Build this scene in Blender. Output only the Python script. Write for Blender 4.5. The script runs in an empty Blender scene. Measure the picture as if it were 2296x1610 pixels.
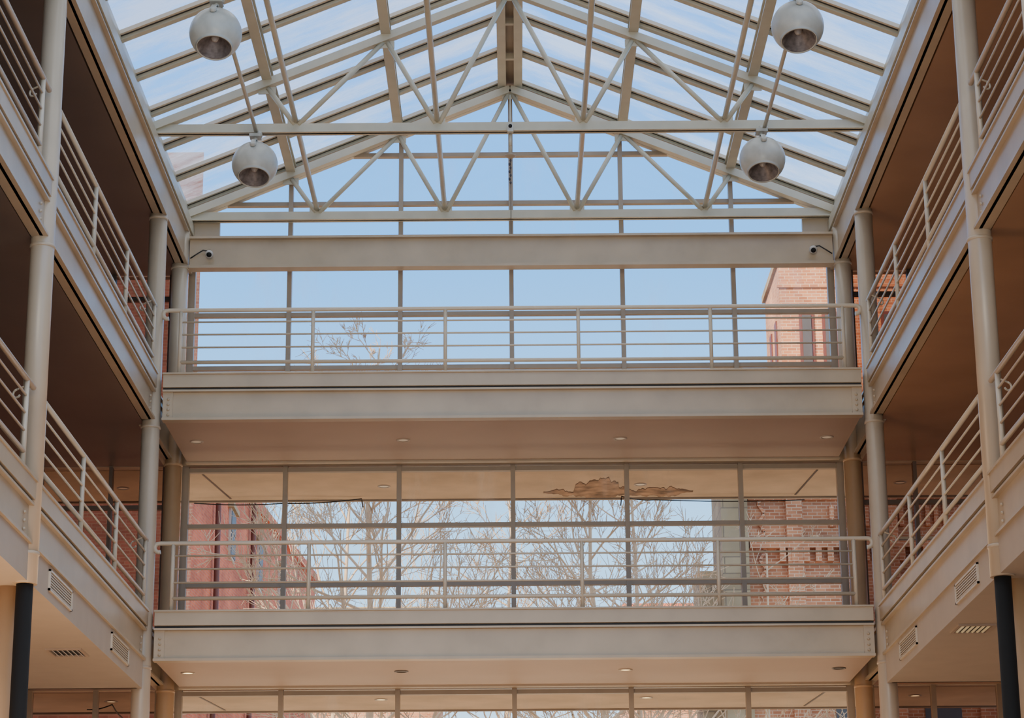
import bpy, math, random
from mathutils import Vector
C = bpy.context.scene.collection
ZO = 1.4            # eye height; levels below are given above the eye
R = math.radians

# ---------------------------------------------------------------- materials
def newmat(name):
    m = bpy.data.materials.new(name); m.use_nodes = True
    nt = m.node_tree; nt.nodes.clear()
    out = nt.nodes.new('ShaderNodeOutputMaterial')
    return m, nt, out
def paint(name, col, rough=.5, var=.06, scale=3.0, bump=.0, metal=0.0, emit=None, estr=0):
    m, nt, out = newmat(name)
    b = nt.nodes.new('ShaderNodeBsdfPrincipled')
    tc = nt.nodes.new('ShaderNodeTexCoord')
    n = nt.nodes.new('ShaderNodeTexNoise'); n.inputs['Scale'].default_value = scale; n.inputs['Detail'].default_value = 6
    nt.links.new(tc.outputs['Object'], n.inputs['Vector'])
    r = nt.nodes.new('ShaderNodeValToRGB')
    r.color_ramp.elements[0].position = .3; r.color_ramp.elements[1].position = .7
    r.color_ramp.elements[0].color = (*[c*(1-var) for c in col], 1)
    r.color_ramp.elements[1].color = (*[min(1, c*(1+var)) for c in col], 1)
    nt.links.new(n.outputs['Fac'], r.inputs['Fac'])
    nt.links.new(r.outputs['Color'], b.inputs['Base Color'])
    b.inputs['Roughness'].default_value = rough; b.inputs['Metallic'].default_value = metal
    if emit:
        b.inputs['Emission Color'].default_value = (*emit, 1); b.inputs['Emission Strength'].default_value = estr
    if bump:
        bp = nt.nodes.new('ShaderNodeBump'); bp.inputs['Strength'].default_value = bump
        nt.links.new(n.outputs['Fac'], bp.inputs['Height']); nt.links.new(bp.outputs['Normal'], b.inputs['Normal'])
    nt.links.new(b.outputs['BSDF'], out.inputs['Surface'])
    return m
def brick(name, c1, c2, mortar, scale=1.0, rough=.9, bw=.24, rh=.085, ms=.009):
    m, nt, out = newmat(name)
    b = nt.nodes.new('ShaderNodeBsdfPrincipled'); b.inputs['Roughness'].default_value = rough
    tc = nt.nodes.new('ShaderNodeTexCoord')
    sp = nt.nodes.new('ShaderNodeSeparateXYZ'); nt.links.new(tc.outputs['Object'], sp.inputs[0])
    ad = nt.nodes.new('ShaderNodeMath'); ad.operation = 'ADD'
    nt.links.new(sp.outputs['X'], ad.inputs[0]); nt.links.new(sp.outputs['Y'], ad.inputs[1])
    cb = nt.nodes.new('ShaderNodeCombineXYZ'); nt.links.new(ad.outputs[0], cb.inputs['X']); nt.links.new(sp.outputs['Z'], cb.inputs['Y'])
    br = nt.nodes.new('ShaderNodeTexBrick')
    br.inputs['Color1'].default_value = (*c1, 1); br.inputs['Color2'].default_value = (*c2, 1); br.inputs['Mortar'].default_value = (*mortar, 1)
    br.inputs['Scale'].default_value = scale; br.inputs['Mortar Size'].default_value = ms
    br.inputs['Brick Width'].default_value = bw; br.inputs['Row Height'].default_value = rh
    nt.links.new(cb.outputs[0], br.inputs['Vector'])
    n = nt.nodes.new('ShaderNodeTexNoise'); n.inputs['Scale'].default_value = .8; n.inputs['Detail'].default_value = 9
    nt.links.new(tc.outputs['Object'], n.inputs['Vector'])
    mx = nt.nodes.new('ShaderNodeMix'); mx.data_type = 'RGBA'; mx.blend_type = 'MULTIPLY'
    rp = nt.nodes.new('ShaderNodeValToRGB'); rp.color_ramp.elements[0].position = .3; rp.color_ramp.elements[1].position = .7
    rp.color_ramp.elements[0].color = (.6, .55, .52, 1); rp.color_ramp.elements[1].color = (1.2, 1.18, 1.15, 1)
    nt.links.new(n.outputs['Fac'], rp.inputs['Fac'])
    mx.inputs[0].default_value = .9
    nt.links.new(br.outputs['Color'], mx.inputs[6]); nt.links.new(rp.outputs['Color'], mx.inputs[7])
    nt.links.new(mx.outputs[2], b.inputs['Base Color'])
    nt.links.new(b.outputs['BSDF'], out.inputs['Surface'])
    return m
def glass(name, tint, milky=0.0, mcol=(.9, .95, 1), gloss=.012, smudge=0.0):
    m, nt, out = newmat(name)
    t = nt.nodes.new('ShaderNodeBsdfTransparent'); t.inputs[0].default_value = (*tint, 1)
    g = nt.nodes.new('ShaderNodeBsdfGlossy'); g.inputs['Roughness'].default_value = .03
    a = nt.nodes.new('ShaderNodeMixShader'); a.inputs[0].default_value = gloss
    nt.links.new(t.outputs[0], a.inputs[1]); nt.links.new(g.outputs[0], a.inputs[2])
    last = a
    if milky or smudge:
        tr = nt.nodes.new('ShaderNodeBsdfTranslucent'); tr.inputs[0].default_value = (*mcol, 1)
        tc = nt.nodes.new('ShaderNodeTexCoord')
        mp = nt.nodes.new('ShaderNodeMapping'); mp.inputs['Scale'].default_value = (.4, 1.2, .4) if milky else (1.6, 1, .5)
        n = nt.nodes.new('ShaderNodeTexNoise'); n.inputs['Scale'].default_value = .8; n.inputs['Detail'].default_value = 9; n.inputs['Roughness'].default_value = .66
        nt.links.new(tc.outputs['Object'], mp.inputs[0]); nt.links.new(mp.outputs[0], n.inputs['Vector'])
        mr = nt.nodes.new('ShaderNodeMapRange')
        if milky:
            mr.inputs['From Min'].default_value = .40; mr.inputs['From Max'].default_value = .62
            mr.inputs['To Min'].default_value = milky*.12; mr.inputs['To Max'].default_value = milky
        else:
            mr.inputs['From Min'].default_value = .56; mr.inputs['From Max'].default_value = .75
            mr.inputs['To Min'].default_value = 0; mr.inputs['To Max'].default_value = smudge
        nt.links.new(n.outputs['Fac'], mr.inputs['Value'])
        bb = nt.nodes.new('ShaderNodeMixShader'); nt.links.new(mr.outputs[0], bb.inputs[0])
        nt.links.new(a.outputs[0], bb.inputs[1]); nt.links.new(tr.outputs[0], bb.inputs[2]); last = bb
    nt.links.new(last.outputs[0], out.inputs['Surface'])
    return m
M = {}
M['steel'] = paint('cream_paint', (.47, .37, .255), .36, .09, 1.6)
M['column'] = paint('column_paint', (.50, .39, .275), .3, .06, 2.0)
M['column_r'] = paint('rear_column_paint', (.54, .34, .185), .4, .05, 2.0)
M['rail'] = paint('rail_paint', (.58, .48, .355), .28, .04)
M['truss'] = paint('truss_paint', (.50, .455, .345), .35, .07)
M['soffit'] = paint('soffit_paint', (.46, .325, .235), .5, .06, .7)
M['soffit_l'] = paint('gallery_soffit_paint_shaded', (.18, .132, .105), .36, .10, .6)  # same soffit paint, darkened to carry the shade on the left side
M['soffit_r'] = paint('gallery_soffit_paint_warm_lit', (.38, .225, .135), .24, .12, .6)  # same soffit paint, lightened and warmed to carry light on the right
M['bulk'] = paint('bulkhead_paint', (.46, .38, .30), .6, .04)
M['dark'] = paint('dark_bronze', (.05, .032, .024), .4)
M['gap'] = paint('black_gasket_and_gap', (.03, .028, .028), .6)  # gasket black; also painted shade filling the gaps between beam parts
M['black'] = paint('black_coating', (.002, .002, .002), .85)
M['lamp'] = paint('lamp_shell', (.46, .45, .40), .32, .10, 6)
M['reflector'] = paint('lamp_reflector', (.17, .15, .15), .42, .4, 14, metal=.3)
M['bulb'] = paint('bulb_glass', (.5, .48, .46), .3)
M['white'] = paint('white_plastic', (.5, .48, .45), .3)
M['ring'] = paint('downlight_ring', (.42, .33, .25), .35)
M['ring_d'] = paint('downlight_ring_dark', (.10, .08, .065), .35)
M['canopy'] = paint('canopy_soffit', (.60, .43, .28), .8, .16, 1.1)
M['patch'] = paint('bare_patch', (.36, .215, .125), .9, .6, 3.5, .4)
M['patch_l'] = paint('peeling_edge', (.17, .10, .065), .9, .4, 5)
M['lit'] = paint('lit_lens', (.9, .8, .5), .4, emit=(1, .72, .3), estr=4)
M['unlit'] = paint('unlit_lens', (.03, .025, .02), .3)
M['dull'] = paint('dull_lens', (.8, .7, .55), .3, emit=(1, .8, .55), estr=.12)
M['glow'] = paint('glowing_slat', (.5, .42, .26), .3, emit=(1, .75, .35), estr=.12)  # slats given weak emission to imitate a yellowish glow
M['mull'] = paint('mullion_paint', (.34, .265, .19), .45)
M['bronze'] = paint('bronze_frame', (.13, .08, .055), .45)
M['floor'] = paint('warm_tile_floor', (.45, .30, .19), .5, .1, 1)
M['ground'] = paint('paving', (.55, .44, .31), .9, .1, 1)
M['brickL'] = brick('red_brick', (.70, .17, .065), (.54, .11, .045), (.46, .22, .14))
M['brickT'] = brick('shade_darkened_brick', (.17, .065, .05), (.12, .045, .035), (.16, .10, .08))  # red brick darkened in colour so the left tower reads as shaded
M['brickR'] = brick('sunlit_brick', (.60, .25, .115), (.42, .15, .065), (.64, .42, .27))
M['stone'] = brick('coursed_stone', (.42, .32, .18), (.34, .25, .14), (.22, .16, .10), bw=.8, rh=.42, ms=.015)
M['bark'] = paint('pale_bark', (.62, .44, .28), .9, .15, 3)
M['winglass'] = paint('far_window_glass', (.07, .06, .055), .5)
M['winframe'] = paint('far_window_frame', (.55, .46, .38), .6)
M['pipe'] = paint('red_pipe', (.13, .03, .018), .6)
M['wire'] = paint('black_wire', (.01, .01, .01), .5)
M['glass'] = glass('clear_glass', (.96, .98, .99), 0, smudge=.22)
M['tint'] = glass('shade_tinted_glass', (.34, .26, .24), 0)  # tint added to dim the brick behind, standing in for its shade
M['roofglass'] = glass('hazy_roof_glass', (.96, .98, 1), .66, (.90, .95, 1))
M['wallp'] = paint('wall_plaster', (.32, .24, .19), .8)

# ---------------------------------------------------------------- mesh builder
def wloc(o):
    v = Vector((0, 0, 0))
    while o: v = v + Vector(o.location); o = o.parent
    return v
class MB:
    def __init__(s): s.v = []; s.f = []; s.smooth = []
    def add(s, vs, fs, sm=False):
        n = len(s.v); s.v += [Vector(p) for p in vs]; s.f += [[i+n for i in f] for f in fs]; s.smooth += [sm]*len(fs); return s
    def box(s, x0, x1, y0, y1, z0, z1):
        vs = [(x, y, z) for z in (z0, z1) for y in (y0, y1) for x in (x0, x1)]
        return s.add(vs, [(0,2,3,1), (4,5,7,6), (0,1,5,4), (2,6,7,3), (0,4,6,2), (1,3,7,5)])
    def bar(s, a, b, w, h, up=(0, 0, 1)):
        a = Vector(a); b = Vector(b); d = (b-a).normalized(); up = Vector(up)
        sd = d.cross(up).normalized(); u = sd.cross(d).normalized()
        vs = [p + sd*i*w/2 + u*j*h/2 for p in (a, b) for i, j in ((-1,-1), (1,-1), (1,1), (-1,1))]
        return s.add(vs, [(0,1,2,3), (7,6,5,4), (0,4,5,1), (1,5,6,2), (2,6,7,3), (3,7,4,0)])
    def tube(s, pts, r, n=10, r2=None, cap=True):
        pts = [Vector(p) for p in pts]; k = len(pts); vs = []
        prev = None
        for i, p in enumerate(pts):
            d = (pts[min(i+1, k-1)] - pts[max(i-1, 0)]).normalized()
            if prev is None:
                ref = Vector((0, 0, 1)) if abs(d.z) < .9 else Vector((1, 0, 0)); sd = d.cross(ref).normalized()
            else:
                sd = (prev - d*prev.dot(d)).normalized()
            prev = sd; u = sd.cross(d)
            rr = r if r2 is None else r + (r2-r)*i/(k-1)
            for j in range(n):
                a = 2*math.pi*j/n; vs.append(p + sd*math.cos(a)*rr + u*math.sin(a)*rr)
        fs = [(i*n+j, i*n+(j+1) % n, (i+1)*n+(j+1) % n, (i+1)*n+j) for i in range(k-1) for j in range(n)]
        s.add(vs, fs, True)
        if cap:
            m = len(s.v)-len(vs)
            s.f += [[m+j for j in range(n)][::-1], [m+(k-1)*n+j for j in range(n)]]; s.smooth += [False, False]
        return s
    def lathe(s, c, axis, prof, n=32):
        c = Vector(c); ax = Vector(axis).normalized()
        ref = Vector((0, 0, 1)) if abs(ax.z) < .9 else Vector((1, 0, 0)); a1 = ax.cross(ref).normalized(); a2 = ax.cross(a1)
        vs = [c + ax*t + (a1*math.cos(2*math.pi*j/n) + a2*math.sin(2*math.pi*j/n))*r for r, t in prof for j in range(n)]
        fs = [(i*n+j, i*n+(j+1) % n, (i+1)*n+(j+1) % n, (i+1)*n+j) for i in range(len(prof)-1) for j in range(n)]
        return s.add(vs, fs, True)
    def prism(s, poly, z0, z1):
        n = len(poly); vs = [(x, y, z0) for x, y in poly] + [(x, y, z1) for x, y in poly]
        return s.add(vs, [list(range(n))[::-1], list(range(n, 2*n))] + [(i, (i+1) % n, n+(i+1) % n, n+i) for i in range(n)])
    def build(s, name, mat, parent=None, bevel=0):
        me = bpy.data.meshes.new(name)
        off = wloc(parent) if parent else Vector((0, 0, 0))
        me.from_pydata([p + Vector((0, 0, ZO)) - off for p in s.v], [], s.f); me.update()
        for p, sm in zip(me.polygons, s.smooth): p.use_smooth = sm
        me.materials.append(M[mat])
        o = bpy.data.objects.new(name, me); C.objects.link(o)
        if parent: o.parent = parent
        if bevel:
            b = o.modifiers.new('b', 'BEVEL'); b.width = bevel; b.segments = 2; b.limit_method = 'ANGLE'
        return o
def tag(o, label, cat, group=None, kind=None):
    o['label'] = label; o['category'] = cat
    if group: o['group'] = group
    if kind: o['kind'] = kind
    return o
def thing(name, label, cat, loc, group=None):
    o = bpy.data.objects.new(name, None); C.objects.link(o); o.empty_display_size = .2
    o.location = (loc[0], loc[1], loc[2]+ZO); return tag(o, label, cat, group)
def copy_tree(o, parent=None, loc=None):
    c = o.copy(); C.objects.link(c); c.parent = parent
    if loc: c.location = (loc[0], loc[1], loc[2]+ZO)
    for ch in list(o.children): copy_tree(ch, c)
    return c
def struct(mb, name, mat):
    o = mb.build(name, mat); o['kind'] = 'structure'; return o
SIDE = {-1: 'left', 1: 'right'}
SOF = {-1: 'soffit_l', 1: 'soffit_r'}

# levels above the eye
F2, F1 = 10.26, 6.43            # upper and lower gallery floors
S2, S1 = 9.50, 5.66             # soffits
GF = -1.4
YB0, YB1 = 35.6, 38.5           # footbridge front and back
YG = 38.85                      # end glazing plane
EX = 5.68                       # gallery edge
YN, YM, YK = 26.95, 35.72, 38.25
Y0 = 17.5

# ---------------------------------------------------------------- setting
struct(MB().box(-9.6, 9.6, 2, YG+.1, GF-.2, GF), 'floor', 'floor')
struct(MB().box(-60, 60, YG+.1, 170, GF-.25, GF-.05), 'floor_outside', 'ground')
for s in (-1, 1):
    struct(MB().box(*sorted((s*9.5, s*9.7)), Y0, YG-.16, GF, 12.98), 'wall_'+SIDE[s], 'wallp')
    # roof slab above the gallery
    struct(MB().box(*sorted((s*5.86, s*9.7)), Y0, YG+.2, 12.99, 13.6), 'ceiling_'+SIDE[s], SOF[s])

# ---------------------------------------------------------------- galleries
def ibeam_y(mb, s, x, y0, y1, z0, z1):
    mb.box(*sorted((s*(x+.05), s*(x+.09))), y0, y1, z0, z1)
    mb.box(*sorted((s*(x-.01), s*(x+.2))), y0, y1, z0, z0+.035)
    mb.box(*sorted((s*(x-.01), s*(x+.2))), y0, y1, z1-.03, z1)
for s in (-1, 1):
    for F, S, nm in ((F2, S2, 'upper'), (F1, S1, 'lower')):
        t = thing('gallery', f'cream edged {nm} gallery walkway along the {SIDE[s]} side of the atrium', 'walkway', (s*7.5, 28, S))
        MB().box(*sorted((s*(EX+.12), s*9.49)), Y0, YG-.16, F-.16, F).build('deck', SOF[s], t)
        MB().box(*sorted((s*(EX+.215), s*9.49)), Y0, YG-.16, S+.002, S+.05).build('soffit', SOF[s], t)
        c = MB(); c.box(*sorted((s*(EX-.02), s*(EX+.06))), Y0, 35.55, F-.24, F)
        c.box(*sorted((s*(EX-.04), s*(EX+.1))), Y0, 35.55, F-.02, F+.012)
        c.build('edge_channel', 'steel', t)
        MB().box(*sorted((s*(EX+.02), s*(EX+.1))), Y0, 35.55, F-.28, F-.24).build('shadow_gap', 'gap', t)
        b = MB(); ibeam_y(b, s, EX, Y0, 35.55, S, F-.28); b.build('edge_beam', 'steel', t)
        b = MB(); ibeam_y(b, s, EX+.1, 35.9, YG-.17, S-.01, F-.05); b.build('rear_beam', 'steel', t)
        for yc in (YN-.42, YN+.42, 35.3):
            for k in range(3):
                MB().lathe((s*(EX+.04), yc, S+.12+k*.1), (-s, 0, 0), [(.0, .022), (.018, .018), (.022, 0)], 8).build('bolt', 'steel', t)
        if nm == 'lower':
            MB().box(*sorted((s*(EX+.03), s*(EX+.1))), Y0, 35.5, 5.22, S).build('bulkhead', 'bulk', t)
            MB().box(*sorted((s*(EX+.1), s*9.49)), Y0, 35.5, 5.22, 5.27).build('lower_soffit', 'bulk', t)
            MB().box(*sorted((s*(EX+.1), s*9.49)), 35.45, 35.5, 5.22, S).build('bulkhead_end', 'bulk', t)
    # roof edge beam / gutter
    t = thing('roof_edge_beam', f'deep cream roof edge beam above the {SIDE[s]} galleries', 'beam', (s*5.65, 30, 12.98))
    b = MB(); ibeam_y(b, s, 5.63, Y0, YG-.1, 12.98, 13.62); b.build('web', 'steel', t)
    b = MB(); b.box(*sorted((s*5.60, s*5.9)), Y0+3, YG, 13.66, 13.86); b.build('gutter', 'truss', t)
    b = MB(); b.box(*sorted((s*5.72, s*5.95)), Y0+3, YG, 13.86, 14.12); b.build('sill', 'truss', t)
    b = MB(); b.box(*sorted((s*5.66, s*5.9)), Y0, YG-.1, 13.62, 13.66); b.build('shadow_gap', 'gap', t)

# ---------------------------------------------------------------- footbridges
def footbridge(F, S, label):
    t = thing('footbridge', label, 'footbridge', (0, YB0, S))
    X = 5.57
    MB().box(-X, X, YB0+.1, YB1, F-.16, F).build('deck', 'soffit', t)
    MB().box(-X+.02, X-.02, YB0+.17, YB1, S+.0, S+.05).build('soffit', 'soffit', t)
    c = MB(); c.box(-X, X, YB0-.02, YB0+.08, F-.23, F); c.box(-X-.01, X+.01, YB0-.05, YB0+.1, F-.02, F+.012)
    c.build('edge_channel', 'steel', t, .006)
    MB().box(-X, X, YB0+.03, YB0+.1, F-.27, F-.23).build('shadow_gap', 'gap', t)
    b = MB(); b.box(-X, X, YB0+.06, YB0+.1, S, F-.27); b.box(-X, X, YB0-.03, YB0+.16, S-.01, S+.03); b.box(-X, X, YB0-.03, YB0+.16, F-.3, F-.27)
    b.build('edge_beam', 'steel', t)
    for sx in (-1, 1):
        MB().box(*sorted((sx*(X-.16), sx*X)), YB0+.03, YB0+.06, S+.03, F-.3).build('end_plate', 'steel', t)
        for k in range(4):
            MB().lathe((sx*(X-.09), YB0+.03, S+.09+k*.085), (0, -1, 0), [(0, .025), (.02, .022), (.026, 0)], 8).build('bolt', 'steel', t)
    b = MB(); b.box(-X, X, YB1-.12, YB1, S-.03, S+.2); b.build('rear_trim', 'steel', t)
    return t
footbridge(F2, S2, 'upper cream steel footbridge with bare branches and blue sky behind its railing')
footbridge(F1, S1, 'lower cream steel footbridge in front of the glazing with red brick outside')

# ---------------------------------------------------------------- columns
def column(x, y, z1, label, sleeve=False, zb=GF, r=.145, mat='column', mat2=None):
    t = thing('steel_column', label, 'column', (x, y, zb), None)
    z0 = 5.2 if sleeve else zb
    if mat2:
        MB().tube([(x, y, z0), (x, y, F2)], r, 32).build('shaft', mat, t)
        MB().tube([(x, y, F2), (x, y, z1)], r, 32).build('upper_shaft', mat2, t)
    else:
        MB().tube([(x, y, z0), (x, y, z1)], r, 32).build('shaft', mat, t)
    for z in (S1-.12, S2-.12, 12.9):
        if z0 < z < z1-.02: MB().lathe((x, y, z), (0, 0, 1), [(r, 0), (r+.012, .005), (r+.012, .04), (r, .045)], 32).build('collar', mat2 if (mat2 and z > F2) else mat, t)
    if sleeve:
        MB().tube([(x, y, zb), (x, y, 5.24)], .1, 32).build('black_sleeve', 'black', t)
    return t
for s in (-1, 1):
    column(s*5.76, YN, 13.0, f'round cream column with black lower sleeve at the {SIDE[s]} edge of the photo', True)
    column(s*6.02, YN+.3, 5.22, f'short cream column partly behind the black sleeve at lower {SIDE[s]}', mat='column_r')
    column(s*5.76, YM, 13.0, f'round cream column at the {SIDE[s]} front end of both footbridges')
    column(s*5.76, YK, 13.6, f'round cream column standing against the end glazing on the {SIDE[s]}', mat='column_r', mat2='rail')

# ---------------------------------------------------------------- railings
def railing(p0, p1, posts, F, label, group, ends):
    a = Vector(p0); b = Vector(p1); d = (b-a).normalized(); L = (b-a).length
    t = thing('railing', label, 'railing', ((a.x+b.x)/2, (a.y+b.y)/2, F), group)
    def pt(u, z): return (a.x+d.x*u, a.y+d.y*u, F+z)
    top = []
    if ends[0]: top += [pt(-.02+.07*math.sin(q)*-1, 1.085-.07+.07*math.cos(q)) for q in [R(k) for k in range(200, 0, -25)]]
    top += [pt(0, 1.085), pt(L, 1.085)]
    if ends[1]: top += [pt(L+.02+.07*math.sin(q), 1.085-.07+.07*math.cos(q)) for q in [R(k) for k in range(15, 201, 25)]]
    MB().tube(top, .035, 12).build('top_rail', 'rail', t)
    q0, q1 = posts[0], posts[-1]
    for z in (.885, .675, .46): MB().tube([pt(q0, z), pt(q1, z)], .016, 8).build('rail_bar', 'rail', t)
    MB().tube([pt(q0, .21), pt(q1, .21)], .031, 10).build('bottom_rail', 'rail', t)
    for q in posts: MB().tube([pt(q, 0.012), pt(q, 1.07)], .032, 10).build('post', 'rail', t)
    return t
for F, nm in ((F2, 'upper'), (F1, 'lower')):
    Y = YB0+.08
    L = 11.06
    railing((-L/2, Y, 0), (L/2, Y, 0), [L/2+x for x in (-5.33, -3.2, -1.07, 1.07, 3.2, 5.33)], F, f'cream tube railing across the {nm} footbridge', 'footbridge railings', (1, 1))
    for s in (-1, 1):
        x = s*(EX+.03)
        railing((x, YN+.32, 0), (x, 35.42, 0), [.03, 2.7, 5.37, 8.05], F, f'long cream railing of the {nm} {SIDE[s]} gallery between the two tall columns', 'gallery railings', (0, 0))
        railing((x, 18.2, 0), (x, YN-.32, 0), [.03, 2.7, 5.37, 8.05], F, f'cream railing piece cut off by the {SIDE[s]} photo edge on the {nm} gallery', 'gallery railings', (0, 0))
        for yy, w in ((35.0, 'far'), (YN-.62, 'near')):
            c = (s*(EX+.16), yy, F+.93)
            h = MB().tube([(c[0]+s*.05*math.sin(a), c[1]+.03*math.sin(a), c[2]+.05*math.cos(a)) for a in [R(k) for k in range(0, 241, 30)]] , .013, 8)
            h.tube([(s*(EX+.03), yy, F+1.04), (c[0], yy, F+.98)], .012, 8)
            tag(h.build('handrail_hook', 'rail'), f'small curled rail hook at the {w} end of the {nm} {SIDE[s]} gallery railing', 'rail hook', 'rail hooks')

# ---------------------------------------------------------------- roof
ZC0, SL = 14.0, .412
def zc(x): return ZC0 + (5.65-abs(x))*SL         # chord centre line
nodesB = [-3.43, -1.17, 1.17, 3.43]; nodesT = [-3.9, -2.0, 0, 2.0, 3.9]
def truss(Y, label):
    t = thing('roof_truss', label, 'truss', (0, Y, ZC0-.08), 'roof trusses')
    b = MB(); b.box(-5.68, 5.68, Y-.02, Y+.02, ZC0-.085, ZC0+.085); b.box(-5.68, 5.68, Y-.085, Y+.085, ZC0-.085, ZC0-.065)
    b.build('bottom_chord', 'truss', t)
    for s in (-1, 1):
        c = MB(); c.bar((s*5.68, Y, zc(5.68)+.06), (0, Y, zc(0)+.06), .15, .13); c.build('top_chord', 'truss', t)
    pairs = [(-3.9, -3.43), (-2, -3.43), (-2, -1.17), (0, -1.17), (0, 1.17), (2, 1.17), (2, 3.43), (3.9, 3.43)]
    for xt, xb in pairs:
        MB().tube([(xt+(xb-xt)*.03, Y, zc(xt)-.02), (xb-(xb-xt)*.03, Y, ZC0+.07)], .042, 12).build('diagonal', 'truss', t)
    for xb in nodesB:
        g = MB(); g.box(xb-.13, xb+.13, Y-.012, Y+.012, ZC0+.06, ZC0+.16); g.build('gusset', 'truss', t)
    for xt in nodesT:
        MB().box(xt-.14, xt+.14, Y-.012, Y+.012, zc(xt)-.12, zc(xt)).build('gusset', 'truss', t)
    return t
YT = [29.3, 34.5, 38.6]
truss(YT[2], 'farther cream roof truss just in front of the gable glazing')
truss(YT[1], 'nearer cream roof truss from which the lower pair of globe lamps hangs')
truss(YT[0], 'nearest cream roof truss at the top photo edge above the upper globe lamps')
ords = ['leftmost', 'second from left', 'third from left', 'rightmost']
for i, xb in enumerate(nodesB):
    b = MB().tube([(xb, 24.5, ZC0+.13), (xb, YT[2], ZC0+.13)], .045, 12)
    tag(b.build('tie_pipe', 'truss'), f'{ords[i]} of four long pipes running lengthwise through the truss bottoms', 'pipe', 'lengthwise tie pipes')
pl = {-3.9: 'outer left', -2.0: 'inner left', 2.0: 'inner right', 3.9: 'outer right'}
for x in pl:
    b = MB(); z = zc(x)+.2
    b.box(x-.02, x+.02, 24.5, YG, z-.09, z+.09); b.box(x-.08, x+.08, 24.5, YG, z-.1, z-.075); b.box(x-.08, x+.08, 24.5, YG, z+.075, z+.1)
    tag(b.build('roof_purlin', 'truss'), f'{pl[x]} lengthwise purlin beam under the glass roof', 'beam', 'roof purlins')
t = thing('ridge_beam', 'double cream ridge beam along the peak of the glass roof', 'beam', (0, 31, zc(0)+.1))
for s in (-1, 1): MB().box(*sorted((s*.07, s*.22)), 24.5, YG, zc(0)+.1, zc(0)+.26).build('ridge_member', 'truss', t)
MB().box(-.22, .22, 24.5, YG+.1, zc(0)+.265, zc(0)+.30).build('ridge_cap', 'mull', t)
for k in range(8):
    y = YG-1.45*k; MB().box(-.09, .09, y-.04, y+.04, zc(0)+.12, zc(0)+.22).build('cross_tie', 'truss', t)
for n, s in ((1, -1), (2, 1)):
    zg = lambda x: 14.24+(5.8-abs(x))*SL
    w = MB().add([(s*5.8, 23.6, zg(5.8)+.09), (s*5.8, YG+.1, zg(5.8)+.09), (s*.05, YG+.1, zg(.05)+.09), (s*.05, 23.6, zg(.05)+.09)], [(0,1,2,3)])
    W = struct(w, f'window_{n}', 'roofglass')
    for k in range(11):
        y = YG-1.45*k; wd = .12
        MB().bar((s*5.82, y, zg(5.82)+.02), (s*.1, y, zg(.1)+.02), wd, .1, (0, 0, 1)).build('glazing_bar', 'truss', W)
        MB().bar((s*5.82, y-.088, zg(5.82)+.045), (s*.1, y-.088, zg(.1)+.045), .055, .05).build('gasket', 'gap', W)
        MB().bar((s*5.82, y-.145, zg(5.82)+.045), (s*.1, y-.145, zg(.1)+.045), .055, .06).build('bar_cap', 'rail', W)
        MB().bar((s*5.82, y+.08, zg(5.82)+.04), (s*.1, y+.08, zg(.1)+.04), .03, .05).build('gasket', 'gap', W)
    MB().bar((s*5.8, 23.6, zg(5.8)-.02), (s*5.8, YG+.1, zg(5.8)-.02), .12, .16).build('eave_bar', 'truss', W)

# ---------------------------------------------------------------- end glazing
def window(n, x0, x1, z0, z1, mull, trans, mat='mull', gable=False, fw=.08, gl='glass'):
    W = MB()
    if gable:
        tp = lambda x: zc(x)+.2
        W.add([(x0, YG, z0), (x1, YG, z0), (x1, YG, tp(x1)), (0, YG, tp(0)), (x0, YG, tp(x0))], [(0,1,2,3,4)])
    else:
        tp = lambda x: z1
        W.add([(x0, YG, z0), (x1, YG, z0), (x1, YG, z1), (x0, YG, z1)], [(0,1,2,3)])
    o = struct(W, f'window_{n}', gl)
    for x in mull: MB().box(x-fw/2, x+fw/2, YG-.12, YG+.03, z0, tp(x)).build('mullion', mat, o)
    for z in trans:
        a, b = x0, x1
        if gable and z > tp(x1):
            h = 5.65-(z-ZC0-.2)/SL; a, b = -h, h
        MB().box(a, b, YG-.08, YG+.03, z-.036, z+.036).build('transom', mat, o)
    for x in (x0, x1): MB().box(x-.06, x+.06, YG-.1, YG+.04, z0, tp(x)).build('jamb', mat, o)
    return o
mu = [k*1.953 for k in range(-2, 3)]
w = window(3, -5.62, 5.62, F2, None, mu, (11.27, 12.24, 13.25, 14.30, 15.22), 'mull', True)
for s in (-1, 1): MB().box(*sorted((s*5.62, s*5.15)), YG-.15, YG-.05, 13.4, 14.05).build('corner_panel', 'steel', w)
for s in (-1, 1): MB().bar((s*5.7, YG-.05, zc(5.7)+.12), (0, YG-.05, zc(0)+.12), .12, .2).build('gable_rafter', 'truss', w)
window(4, -5.62, 5.62, F1, S2, mu, (7.44, 8.46, S2-.06))
window(5, -5.62, 5.62, GF, S1, mu, (3.6, 4.6, S1-.06))
n = 6
for s in (-1, 1):
    xa, xb = sorted((s*5.95, s*9.4))
    window(n, xa, xb, F2, 12.98, [s*7.0, s*8.1], (12.55,), 'dark', gl='tint'); n += 1
    window(n, xa, xb, F1, S2, [s*6.9, s*8.1], (8.8,), 'bronze', gl='tint', fw=.06); n += 1
    window(n, xa, xb, GF, S1, [s*7.0, s*8.1], (4.9,), 'mull', gl='tint'); n += 1
# slab edges at the end wall
for i, (z0, z1) in enumerate(((S2, F2), (S1, F1))):
    struct(MB().box(-9.48, 9.48, YG-.14, YG+.12, z0, z1), f'trim_{i+1}', 'steel')

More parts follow.
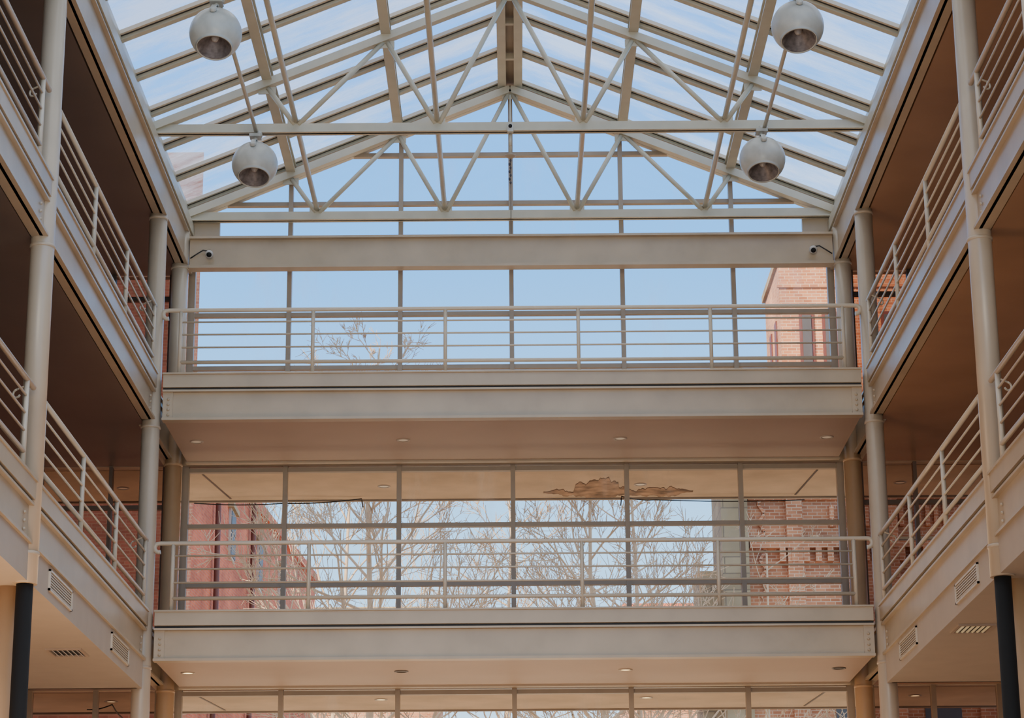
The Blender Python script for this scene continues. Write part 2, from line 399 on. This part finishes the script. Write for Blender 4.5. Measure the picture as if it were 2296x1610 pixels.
t = thing('cross_beam', 'long cream cross beam between the rear columns carrying two dome cameras', 'beam', (0, YK, 12.93))
b = MB(); b.box(-5.6, 5.6, YK-.02, YK+.02, 12.93, 13.47); b.build('web', 'steel', t)
MB().box(-5.6, 5.6, YK-.12, YK+.12, 13.44, 13.48).build('top_flange', 'steel', t)
MB().box(-5.6, 5.6, YK-.12, YK+.12, 12.9, 12.95).build('bottom_flange', 'steel', t)

# ---------------------------------------------------------------- globe lamps
def globe(x, y, z, label):
    t = thing('globe_lamp', label, 'lamp', (x, y, z), 'hanging globe lamps')
    r = .365
    ax = Vector((0, -math.sin(R(20)), -math.cos(R(20))))
    c = Vector((x, y, z))
    a0 = R(43)
    prof = [(r*math.sin(a), r*math.cos(a)) for a in [a0+(math.pi-a0)*k/24 for k in range(25)]]
    prof = [(max(p[0], .0005), p[1]) for p in prof]
    MB().lathe(c, ax, [(r*math.sin(a0)-.018, r*math.cos(a0)-.02), (r*math.sin(a0)-.01, r*math.cos(a0)+.012), (r*math.sin(a0)+.006, r*math.cos(a0)+.006)]+prof, 48).build('shell', 'lamp', t)
    # ribbed reflector: alternating rings
    rp = []
    for k in range(9):
        u = k/8; rr = (r*math.sin(a0)-.02)*(1-u)+.05*u; tt = (r*math.cos(a0))*(1-u)+.04*u
        rp += [(rr, tt), (rr-.012, tt-.002)]
    MB().lathe(c, ax, rp+[(.001, .035)], 40).build('reflector', 'reflector', t)
    MB().lathe(c, ax, [(.001, .15), (.04, .13), (.055, .09), (.05, .04)], 20).build('bulb', 'bulb', t)
    y_ = MB()
    pts = [c+Vector((0, math.cos(q)*(r+.03), math.sin(q)*(r+.03))) for q in [R(k) for k in range(35, 146, 10)]]
    for p, q in zip(pts, pts[1:]): y_.bar(p, q, .012, .07, (1, 0, 0))
    y_.build('yoke', 'lamp', t)
    f = c+Vector((0, -math.cos(R(35))*(r+.01), math.sin(R(35))*(r+.01)))
    MB().lathe(f, (0, -math.cos(R(35)), math.sin(R(35))), [(.05, 0), (.05, .035), (.03, .05), (.0005, .05)], 16).build('pivot_knob', 'lamp', t)
    k = MB(); k.tube([c+Vector((0, 0, r-.01)), c+Vector((0, 0, r+.2))], .035, 12); k.box(x-.09, x+.09, y-.1, y+.1, z+r+.08, z+r+.13)
    k.tube([c+Vector((.06, 0, r+.1)), c+Vector((.06, 0, r+.19))], .05, 12)
    k.build('hanger', 'lamp', t)
    return t
g = globe(-4.06, 34.45, 13.38, 'grey white globe lamp hanging at left from the nearer truss')
for x, y, z, l in ((4.0, 34.45, 13.40, 'grey white globe lamp hanging at right from the nearer truss'),
                   (-4.08, 29.6, 13.44, 'larger looking globe lamp at upper left photo edge'),
                   (4.0, 29.6, 13.48, 'larger looking globe lamp at upper right photo edge')):
    c = copy_tree(g, None, (x, y, z)); c['label'] = l
for s in (-1, 1):
    tag(MB().tube([(s*4.05, 29.6, 13.93), (s*4.05, 34.5, 13.93)], .033, 10).build('conduit', 'truss'), f'thin conduit linking the two globe lamps on the {SIDE[s]}', 'conduit', 'lamp conduits')

# ---------------------------------------------------------------- small fittings
def downlight(x, y, z, lens, label, group):
    t = thing('downlight', label, 'downlight', (x, y, z), group)
    MB().lathe((x, y, z), (0, 0, -1), [(.115, 0), (.112, .012), (.085, .014), (.08, 0.001)], 28).build('trim_ring', 'ring_d' if lens == 'unlit' else 'ring', t)
    MB().lathe((x, y, z), (0, 0, -1), [(.08, .004), (.03, .003), (.001, .003)], 28).build('lens', lens, t)
nm4 = ['far left', 'centre left', 'centre right', 'far right']
for i, x in enumerate((-5.2, -1.8, 1.77, 5.17)):
    downlight(x, 37.0, S2, 'dull', f'{nm4[i]} recessed downlight under the upper footbridge', 'upper footbridge downlights')
    downlight(x, 36.85, S1, 'lit' if i in (0, 2) else 'unlit', f'{nm4[i]} recessed downlight under the lower footbridge, ' + ('glowing warm' if i in (0, 2) else 'switched off'), 'lower footbridge downlights')
for i, x in enumerate((-6.95, -2.3, 2.27, 6.9)):
    downlight(x, 40.3, S2, 'dull', f'{nm4[i]} round light in the outside canopy behind the lower footbridge railing', 'upper canopy lights')
    downlight(x, 40.0, S1, 'lit', f'{nm4[i]} round light in the lowest outside canopy at the bottom photo edge', 'lower canopy lights')
def vent(x, y, label, sl):
    t = thing('ceiling_vent', label, 'vent', (x, y, 5.22), 'ceiling vents')
    f = MB(); z = 5.215
    f.box(x-.25, x+.25, y-.32, y-.27, z-.02, z+.005); f.box(x-.25, x+.25, y+.27, y+.32, z-.02, z+.005); f.box(x-.25, x-.21, y-.27, y+.27, z-.02, z+.005); f.box(x+.21, x+.25, y-.27, y+.27, z-.02, z+.005)
    f.build('frame', 'ring', t)
    for k in range(6): MB().bar((x-.17+k*.068, y-.27, z-.01), (x-.17+k*.068, y+.27, z-.01), .03, .006, (.5, 0, 1)).build('slat', sl, t)
    MB().box(x-.21, x+.21, y-.27, y+.27, z+.004, z+.0045).build('backing', 'gap', t)
vent(-6.2, 32.0, 'grey louvred vent in the lowest left gallery ceiling', 'white'); vent(6.1, 30.6, 'louvred vent with faintly glowing yellowish slats in the lowest right gallery ceiling', 'glow')
for s in (-1, 1):
    for y, w in ((28.8, 'nearer'), (33.35, 'farther')):
        t = thing('wall_grille', f'{w} long louvred grille on the {SIDE[s]} bulkhead', 'grille', (s*(EX+.03), y, 5.36), 'bulkhead grilles')
        x = s*(EX+.02); f = MB()
        for a in (y-.75, y+.71): f.box(x-.015, x+.015, a, a+.04, 5.34, 5.6)
        for zz in (5.34, 5.575): f.box(x-.015, x+.015, y-.75, y+.75, zz, zz+.025)
        f.build('frame', 'rail', t)
        sl = MB()
        for k in range(6): sl.box(x-.006, x+.004, y-.71, y+.71, 5.38+k*.034, 5.38+k*.034+.014)
        sl.build('louvres', 'rail', t)
        MB().box(*sorted((x+s*.011, x+s*.005)), y-.72, y+.72, 5.36, 5.58).build('backing', 'dark', t)
for s in (-1, 1):
    x, y, z = s*5.24, YK-.17, 13.13
    t = thing('security_camera', f'small white dome camera at the {SIDE[s]} end of the cross beam', 'camera', (x, y, z), 'dome cameras')
    MB().lathe((x, y, z), (0, -.8, -.6), [(.001, -.07), (.045, -.058), (.068, -.025), (.072, .01), (.06, .026)], 24).build('housing', 'white', t)
    MB().lathe((x, y, z), (0, -.8, -.6), [(.046, .028), (.042, .04), (.028, .055), (.001, .06)], 24).build('lens_dome', 'black', t)
    MB().lathe((x, y, z), (0, -.8, -.6), [(.06, .026), (.046, .03)], 24).build('face_ring', 'white', t)
    MB().tube([(x, y+.03, z+.05), (x, y+.08, z+.1), (x, YK-.02, z+.1)], .018, 8).build('bracket', 'mull', t)
    MB().tube([(x, y+.08, z+.08), (x+s*.12, y+.08, z+.1), (x+s*.24, y+.1, z+.03), (x+s*.34, y+.1, z-.04)], .011, 6).build('cable', 'wire', t)
t = thing('beam_sensor', 'small grey sensor box at the middle of the nearer truss chord', 'sensor', (0, 34.4, 13.9))
MB().box(-.05, .05, 34.33, 34.42, 13.86, 14.0).build('box', 'lamp', t, .008)
MB().lathe((0, 34.33, 13.95), (0, -1, 0), [(.03, 0), (.03, .02), (.001, .022)], 14).build('lens', 'black', t)
MB().tube([(0, 34.45, 13.9), (0, 34.45, 13.66)], .02, 8).build('stem', 'truss', t)
t = thing('hanging_disc', 'small round disc on a thin rod hanging from the far truss peak', 'pendant', (0, 38.4, 15.05))
MB().tube([(0, 38.45, zc(0)-.1), (0, 38.45, 15.05)], .016, 8).build('rod', 'truss', t)
MB().lathe((0, 38.45, 15.05), (0, 0, 1), [(.001, -.03), (.06, -.025), (.1, .0), (.1, .015), (.02, .03)], 24).build('disc', 'mull', t)
ch = MB()
for k in range(7): ch.lathe((0.0-.02*(k % 2), 38.45, 14.97-k*.07), (0, 0, 1), [(.008, -.03), (.022, 0), (.008, .03)], 8)
ch.tube([(0, 38.45, 15.0), (0, 38.45, 13.5)], .006, 6)
ch.build('chain', 'dark', t)

# ---------------------------------------------------------------- outside canopies
for (z, nm) in ((S2, 'upper'), (S1, 'lower')):
    t = thing('canopy', f'{nm} flat beige canopy slab outside the end glazing' + (' with a peeled brown patch' if nm == 'upper' else ''), 'canopy', (0, 40.1, z))
    MB().box(-13, 13, YG+.15, 41.35, z, z+.35).build('slab', 'canopy', t)
    MB().box(-13, 13, 41.35, 41.42, z-.03, z+.4).build('edge_strip', 'mull', t)
    for x in (-5.35, 5.35): MB().bar((x-.05, 39.3, z-.004), (x*.96, 41.2, z-.004), .035, .006).build('joint_strip', 'dark', t)
    if nm == 'upper':
        # one wide ragged bare area: tall lobe left, long thin lobe right
        def outline(grow, seed):
            r2 = random.Random(seed); up, lo = [], []; N = 90; wu = wl = 0
            for k in range(N+1):
                u = k/N; x = .55+2.7*u
                env = min(1, 7*u+.05) * min(1, 7*(1-u)+.05)
                # stepped, jagged envelope instead of a smooth hump
                base = .22 + (.34 if .20 < u < .50 else 0) + (.16 if .28 < u < .44 else 0) + (.12 if .68 < u < .92 else 0)
                half = max(.03, base*env)
                mid = 40.98-(.30 if .20 < u < .50 else .1)
                if k % 2 == 0: wu = wu*.5+r2.uniform(-.22, .22)
                if k % 2 == 1: wl = wl*.5+r2.uniform(-.28, .28)
                up.append((x, min(41.30, mid+half+(wu*.45+r2.uniform(-.03, .03))*env+grow)))
                lo.append((x, mid-half+(wl*.55+r2.uniform(-.04, .04))*env-grow))
                if lo[-1][1] > up[-1][1]-.02: lo[-1] = (x, up[-1][1]-.02)
            return lo+up[::-1]
        MB().prism(outline(.035, 8), z-.004, z).build('peeling_edge', 'patch_l', t)
        MB().prism(outline(0, 8), z-.008, z-.0045).build('peeled_patch', 'patch', t)
def cable(px, label):
    pts = []
    for i in range(len(px)-1):
        a = Vector(px[i]); b = Vector(px[i+1])
        for k in range(6):
            u = k/6; p = a.lerp(b, u); p.z -= .03*math.sin(math.pi*u); pts.append(p)
    pts.append(Vector(px[-1])); tag(MB().tube(pts, .011, 6).build('cable', 'wire'), label, 'cable', 'canopy cables')
cable([(-5.8, 41.2, 9.42), (-4.2, 41.1, 9.38), (-2.75, 41.15, 9.47), (-2.72, 41.1, 9.3)], 'black cable sagging under the canopy above the left brick wall')
cable([(1.95, 41.1, 9.3), (1.97, 41.15, 9.48), (2.6, 41.2, 9.42), (5.3, 41.2, 9.40)], 'black cable under the canopy right of the peeled patch')
cable([(-7.4, 40.2, 5.55), (-6.95, 40.1, 5.62), (-6.9, 40.9, 5.5)], 'black hooked cable under the lowest canopy at far left')

# ---------------------------------------------------------------- brick buildings
t = thing('brick_building', 'dark red brick building with drainpipe outside on the left', 'building', (-10, 60, GF))
MB().prism([(-26, 60), (-8.7, 60), (-7.2, 83), (-26, 83)], GF, 16).build('wing', 'brickL', t)
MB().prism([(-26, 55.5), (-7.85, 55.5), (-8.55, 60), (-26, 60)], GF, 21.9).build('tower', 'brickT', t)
MB().prism([(-26, 59.9), (-8.55, 60), (-7.05, 83.1), (-26, 83.1)], 15.9, 16.2).build('coping', 'brickL', t)
def wx(y): return -8.7+(y-60)*1.5/23
for y, z in ((66.8, 13.6), (71.5, 13.6), (75.5, 13.6), (66.8, 10.4), (71.5, 10.4), (75.5, 10.4)):
    f = MB(); f.box(wx(y)-.3, wx(y)+.03, y-.6, y+.6, z-.08, z+1.4); w = f.build('window', 'winframe', t)
    MB().box(wx(y)-.2, wx(y)+.05, y-.52, y+.52, z+.03, z+.65).build('pane', 'winglass', w)
    MB().box(wx(y)-.2, wx(y)+.05, y-.52, y+.52, z+.72, z+1.33).build('pane', 'winglass', w)
    MB().box(wx(y)-.2, wx(y)+.12, y-.75, y+.75, z+1.4, z+1.55).build('lintel', 'stone', t)
for y in (63.9, 69.5): MB().tube([(wx(y)+.14, y, GF), (wx(y)+.14, y, 15.9)], .08, 10).build('drainpipe', 'pipe', t)

t = thing('brick_tower', 'tall square brick tower with slot windows outside upper right', 'building', (9, 60, GF))
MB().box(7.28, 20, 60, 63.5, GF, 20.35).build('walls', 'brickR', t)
MB().box(7.2, 20, 59.93, 63.6, 20.3, 20.5).build('coping', 'stone', t)
for x in (7.98, 8.6, 10.2, 10.8, 12.4):
    w = MB().box(x-.2, x+.2, 59.96, 60.05, 17.3, 18.9).build('slot_window', 'pipe', t)
    MB().box(x-.12, x+.12, 59.93, 60.0, 17.4, 18.8).build('pane', 'winglass', w)
for y in (61, 62.2): MB().box(7.24, 7.4, y-.2, y+.2, 17.3, 18.9).build('slot_window', 'pipe', t)
MB().box(7.22, 20, 59.94, 60.02, 19.6, 19.75).build('band', 'brickR', t)

t = thing('brick_hall', 'sunlit ornate brick hall with pale stone corner pier outside lower right', 'building', (10, 57, GF))
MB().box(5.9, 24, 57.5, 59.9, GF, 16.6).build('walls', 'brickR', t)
MB().box(5.25, 5.92, 57.3, 60, GF, 16.7).build('stone_pier', 'stone', t)
MB().box(4.7, 5.3, 58, 60, GF, 11.4).build('stepped_base', 'stone', t)
MB().box(5.95, 24, 57.3, 57.5, 11.85, 12.0).build('string_course', 'brickR', t)
MB().box(5.95, 24, 57.36, 57.5, 12.0, 12.12).build('string_course', 'stone', t)
MB().box(5.95, 24, 57.4, 57.5, 13.1, 13.25).build('string_course', 'brickR', t)
for k in range(26):
    x = 6.7+k*.30
    MB().box(x, x+.15, 57.3, 57.5, 11.5, 11.85).build('corbel', 'brickR', t)
for k in range(14):
    MB().box(8.0+k*.22, 8.11+k*.22, 57.38, 57.5, 12.4, 12.95).build('brick_fin', 'brickR', t)
for k in range(12):
    MB().bar((6.2+.16*(k % 2), 57.47, 10.6+k*.24), (6.36-.16*(k % 2), 57.47, 10.84+k*.24), .07, .1, (0, 1, 0)).build('zigzag_brick', 'brickR', t)
for x in (8.4, 10.6, 12.8):
    pts = [(x-.45, 7.0), (x+.45, 7.0)] + [(x+.45*math.cos(a), 9.4+.45*math.sin(a)) for a in [math.pi*k/12 for k in range(13)]]
    nn = len(pts)
    MB().add([(a, 57.46, b) for a, b in pts], [list(range(nn))]).build('arched_window', 'winglass', t)
    q = MB(); q.tube([(a, 57.45, b) for a, b in pts[2:]], .08, 8); q.build('arch', 'stone', t)
for x in (7.1, 9.5, 11.7):
    MB().box(x-.2, x+.2, 57.32, 57.5, GF, 16.4).build('pilaster', 'brickR', t)

t = thing('distant_building', 'low distant brick building with pale roof beyond the trees', 'building', (-6, 120, GF))
MB().box(-16, -4, 118, 130, GF, 21.0).build('walls', 'brickR', t)
MB().prism([(-16.3, 117.7), (-3.7, 117.7), (-3.7, 130), (-16.3, 130)], 21.0, 21.4).build('roof', 'stone', t)
for k in range(6): MB().box(-14+k*1.7, -13.2+k*1.7, 117.9, 118.1, 18.5, 20.2).build('window', 'winglass', t)
t = thing('distant_building', 'distant brick block low between the trees right of centre', 'building', (9, 112, GF))
MB().box(5.5, 16, 112, 122, GF, 20).build('walls', 'brickR', t)
MB().box(5.3, 16.2, 111.8, 122.2, 20, 20.4).build('roof', 'brickL', t)
# unseen block added behind the left galleries to keep sun out of the atrium
t = thing('sun_blocker_wing', 'unseen tall brick block added behind the left galleries to block sun', 'building', (-20, 10, GF))
MB().box(-26, -14.5, -12, 30.5, GF, 38).build('walls', 'brickT', t)
MB().box(-26.2, -14.3, -12.2, 30.7, 38, 38.4).build('coping', 'stone', t)

# ---------------------------------------------------------------- bare trees
def tree(x, y, h, seed, label, lean=0, spread=1.0, r0=.16, maxseg=2600, limbs=22):
    rnd = random.Random(seed)
    t = thing('bare_tree', label, 'tree', (x, y, GF), 'bare trees outside')
    tr = MB(); tw = MB(); cnt = [0]
    H = h
    def twig(p, d, L, r, depth, cap):
        if cnt[0] > cap: return
        n = 4 if depth < 3 else 2
        pts = [p]; q = p.copy(); dd = d.copy()
        for k in range(n):
            dd = (dd + Vector((rnd.uniform(-.2, .2), rnd.uniform(-.2, .2), rnd.uniform(-.06, .2)))).normalized()
            q = q + dd*L/n; pts.append(q.copy())
        tw.tube(pts, r, 5 if depth < 2 else 3, r*.55, False); cnt[0] += 1
        if depth >= 4: return
        for k in range(rnd.randint(4, 6)):
            u = rnd.uniform(.25, 1); i = min(int(u*n), n-1); b = pts[i].lerp(pts[i+1], u*n-i)
            a = rnd.uniform(0, 2*math.pi); tilt = rnd.uniform(.4, .95)*spread
            side = dd.cross(Vector((math.cos(a), math.sin(a), .3))).normalized()
            nd = (dd*math.cos(tilt)+side*math.sin(tilt)); nd.z += .12; nd.normalize()
            twig(b, nd, L*rnd.uniform(.42, .66), max(r*.5, .0095), depth+1, cap)
    pts = [Vector((x, y, GF))]; N = 9; q = pts[0].copy()
    for k in range(N):
        q = q + Vector((lean/N+rnd.uniform(-.12, .12), rnd.uniform(-.12, .12), (H-GF)/N)); pts.append(q.copy())
    tr.tube(pts, r0, 8, .02, True)
    us = [.34+.65*(k+.5)/limbs for k in range(limbs)]
    for j, u in enumerate(us):
        i = min(int(u*N), N-1); b = pts[i].lerp(pts[i+1], u*N-i)
        a = j*2.4+rnd.uniform(-.4, .4); el = rnd.uniform(.35, .95)
        d = Vector((math.cos(a)*math.cos(el), math.sin(a)*math.cos(el), math.sin(el)))
        twig(b, d, (1-u)*H*.36*spread+.8, r0*.42*(1.1-u)+.01, 1, maxseg*(j+1)/limbs)
    tr.build('trunk', 'bark', t); tw.build('branches', 'bark', t)
tree(-3.3, 50, 15.0, 11, 'tallest bare tree outside left of centre, its tips showing behind the upper footbridge', .3, 1.0, .14, 2500, 28)
tree(-5.0, 58, 17.0, 5, 'bare tree outside nearest to the left brick building', .7, .9, .10, 1700, 22)
tree(1.9, 49, 12.6, 23, 'bare tree outside just right of the centre mullion', -.3, 1.1, .13, 2400, 26)
tree(3.4, 53, 13.6, 31, 'slim upright bare tree outside left of the stone pier', -.3, .8, .11, 1500, 22)
tree(-.2, 62, 15.0, 44, 'bare tree outside at the middle, farther back', .2, 1.0, .11, 1500, 22)
tree(5.5, 50, 10.2, 57, 'small bare tree outside in front of the sunlit brick hall', -.3, 1.1, .06, 400, 14)

# ---------------------------------------------------------------- camera, light, world
cam = bpy.data.cameras.new('camera'); co = bpy.data.objects.new('camera', cam); C.objects.link(co)
cam.sensor_width = 36; cam.lens = 36*5200/2296; cam.clip_end = 500
from mathutils import Matrix
th, roll = R(16.38), R(.43)
co.matrix_world = Matrix.Translation((0, 0, ZO)) @ Matrix.Rotation(R(90)+th, 4, 'X') @ Matrix.Rotation(-roll, 4, 'Z')
bpy.context.scene.camera = co

sun = bpy.data.lights.new('sun', 'SUN'); sun.energy = 12; sun.angle = R(.6); sun.color = (1, .84, .62)
so = bpy.data.objects.new('sun', sun); C.objects.link(so)
so.rotation_euler = Vector((.55, .6, -.5)).to_track_quat('-Z', 'Y').to_euler()
def area(name, loc, to, size, power, col):
    l = bpy.data.lights.new(name, 'AREA'); l.shape = 'RECTANGLE'; l.size, l.size_y = size; l.energy = power; l.color = col
    o = bpy.data.objects.new(name, l); C.objects.link(o); o.location = loc
    o.rotation_euler = (Vector(to)-Vector(loc)).to_track_quat('-Z', 'Y').to_euler()
area('hall_fill', (0, -8, 9), (0, 38, 12), (14, 8), 2600, (1, .82, .54))  # added warm fill from behind the camera, not a fitting of the hall
area('floor_bounce_fill', (-4, 27, .2), (6, 33, 11), (5, 10), 700, (1, .64, .36))  # added uplight standing in for warm light off the floor
area('bridge_bounce_fill', (0, 36.6, .2), (0, 37, 12), (10, 3), 190, (1, .68, .40))  # added uplight brightening the bridge undersides as if from the floor
area('court_bounce_fill', (0, 48, .2), (0, 40.5, 10), (16, 6), 800, (1, .74, .46))  # added uplight warming the canopies like light off the paving

w = bpy.data.worlds.new('world'); bpy.context.scene.world = w; w.use_nodes = True
nt = w.node_tree; nt.nodes.clear()
o = nt.nodes.new('ShaderNodeOutputWorld'); bg = nt.nodes.new('ShaderNodeBackground')
tc = nt.nodes.new('ShaderNodeTexCoord'); sp = nt.nodes.new('ShaderNodeSeparateXYZ'); rp = nt.nodes.new('ShaderNodeValToRGB')
nt.links.new(tc.outputs['Generated'], sp.inputs[0]); nt.links.new(sp.outputs['Z'], rp.inputs['Fac'])
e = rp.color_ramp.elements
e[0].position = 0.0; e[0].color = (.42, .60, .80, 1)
e[1].position = .75; e[1].color = (1.0, .98, .94, 1)       # unseen white band overhead, added to brighten roof glass and interior
m0 = e.new(.14); m0.color = (.50, .76, 1.0, 1)
m_ = e.new(.21); m_.color = (.34, .66, 1.0, 1)
m2 = e.new(.32); m2.color = (.12, .45, 1.0, 1)
m3 = e.new(.46); m3.color = (.10, .37, 1.0, 1)
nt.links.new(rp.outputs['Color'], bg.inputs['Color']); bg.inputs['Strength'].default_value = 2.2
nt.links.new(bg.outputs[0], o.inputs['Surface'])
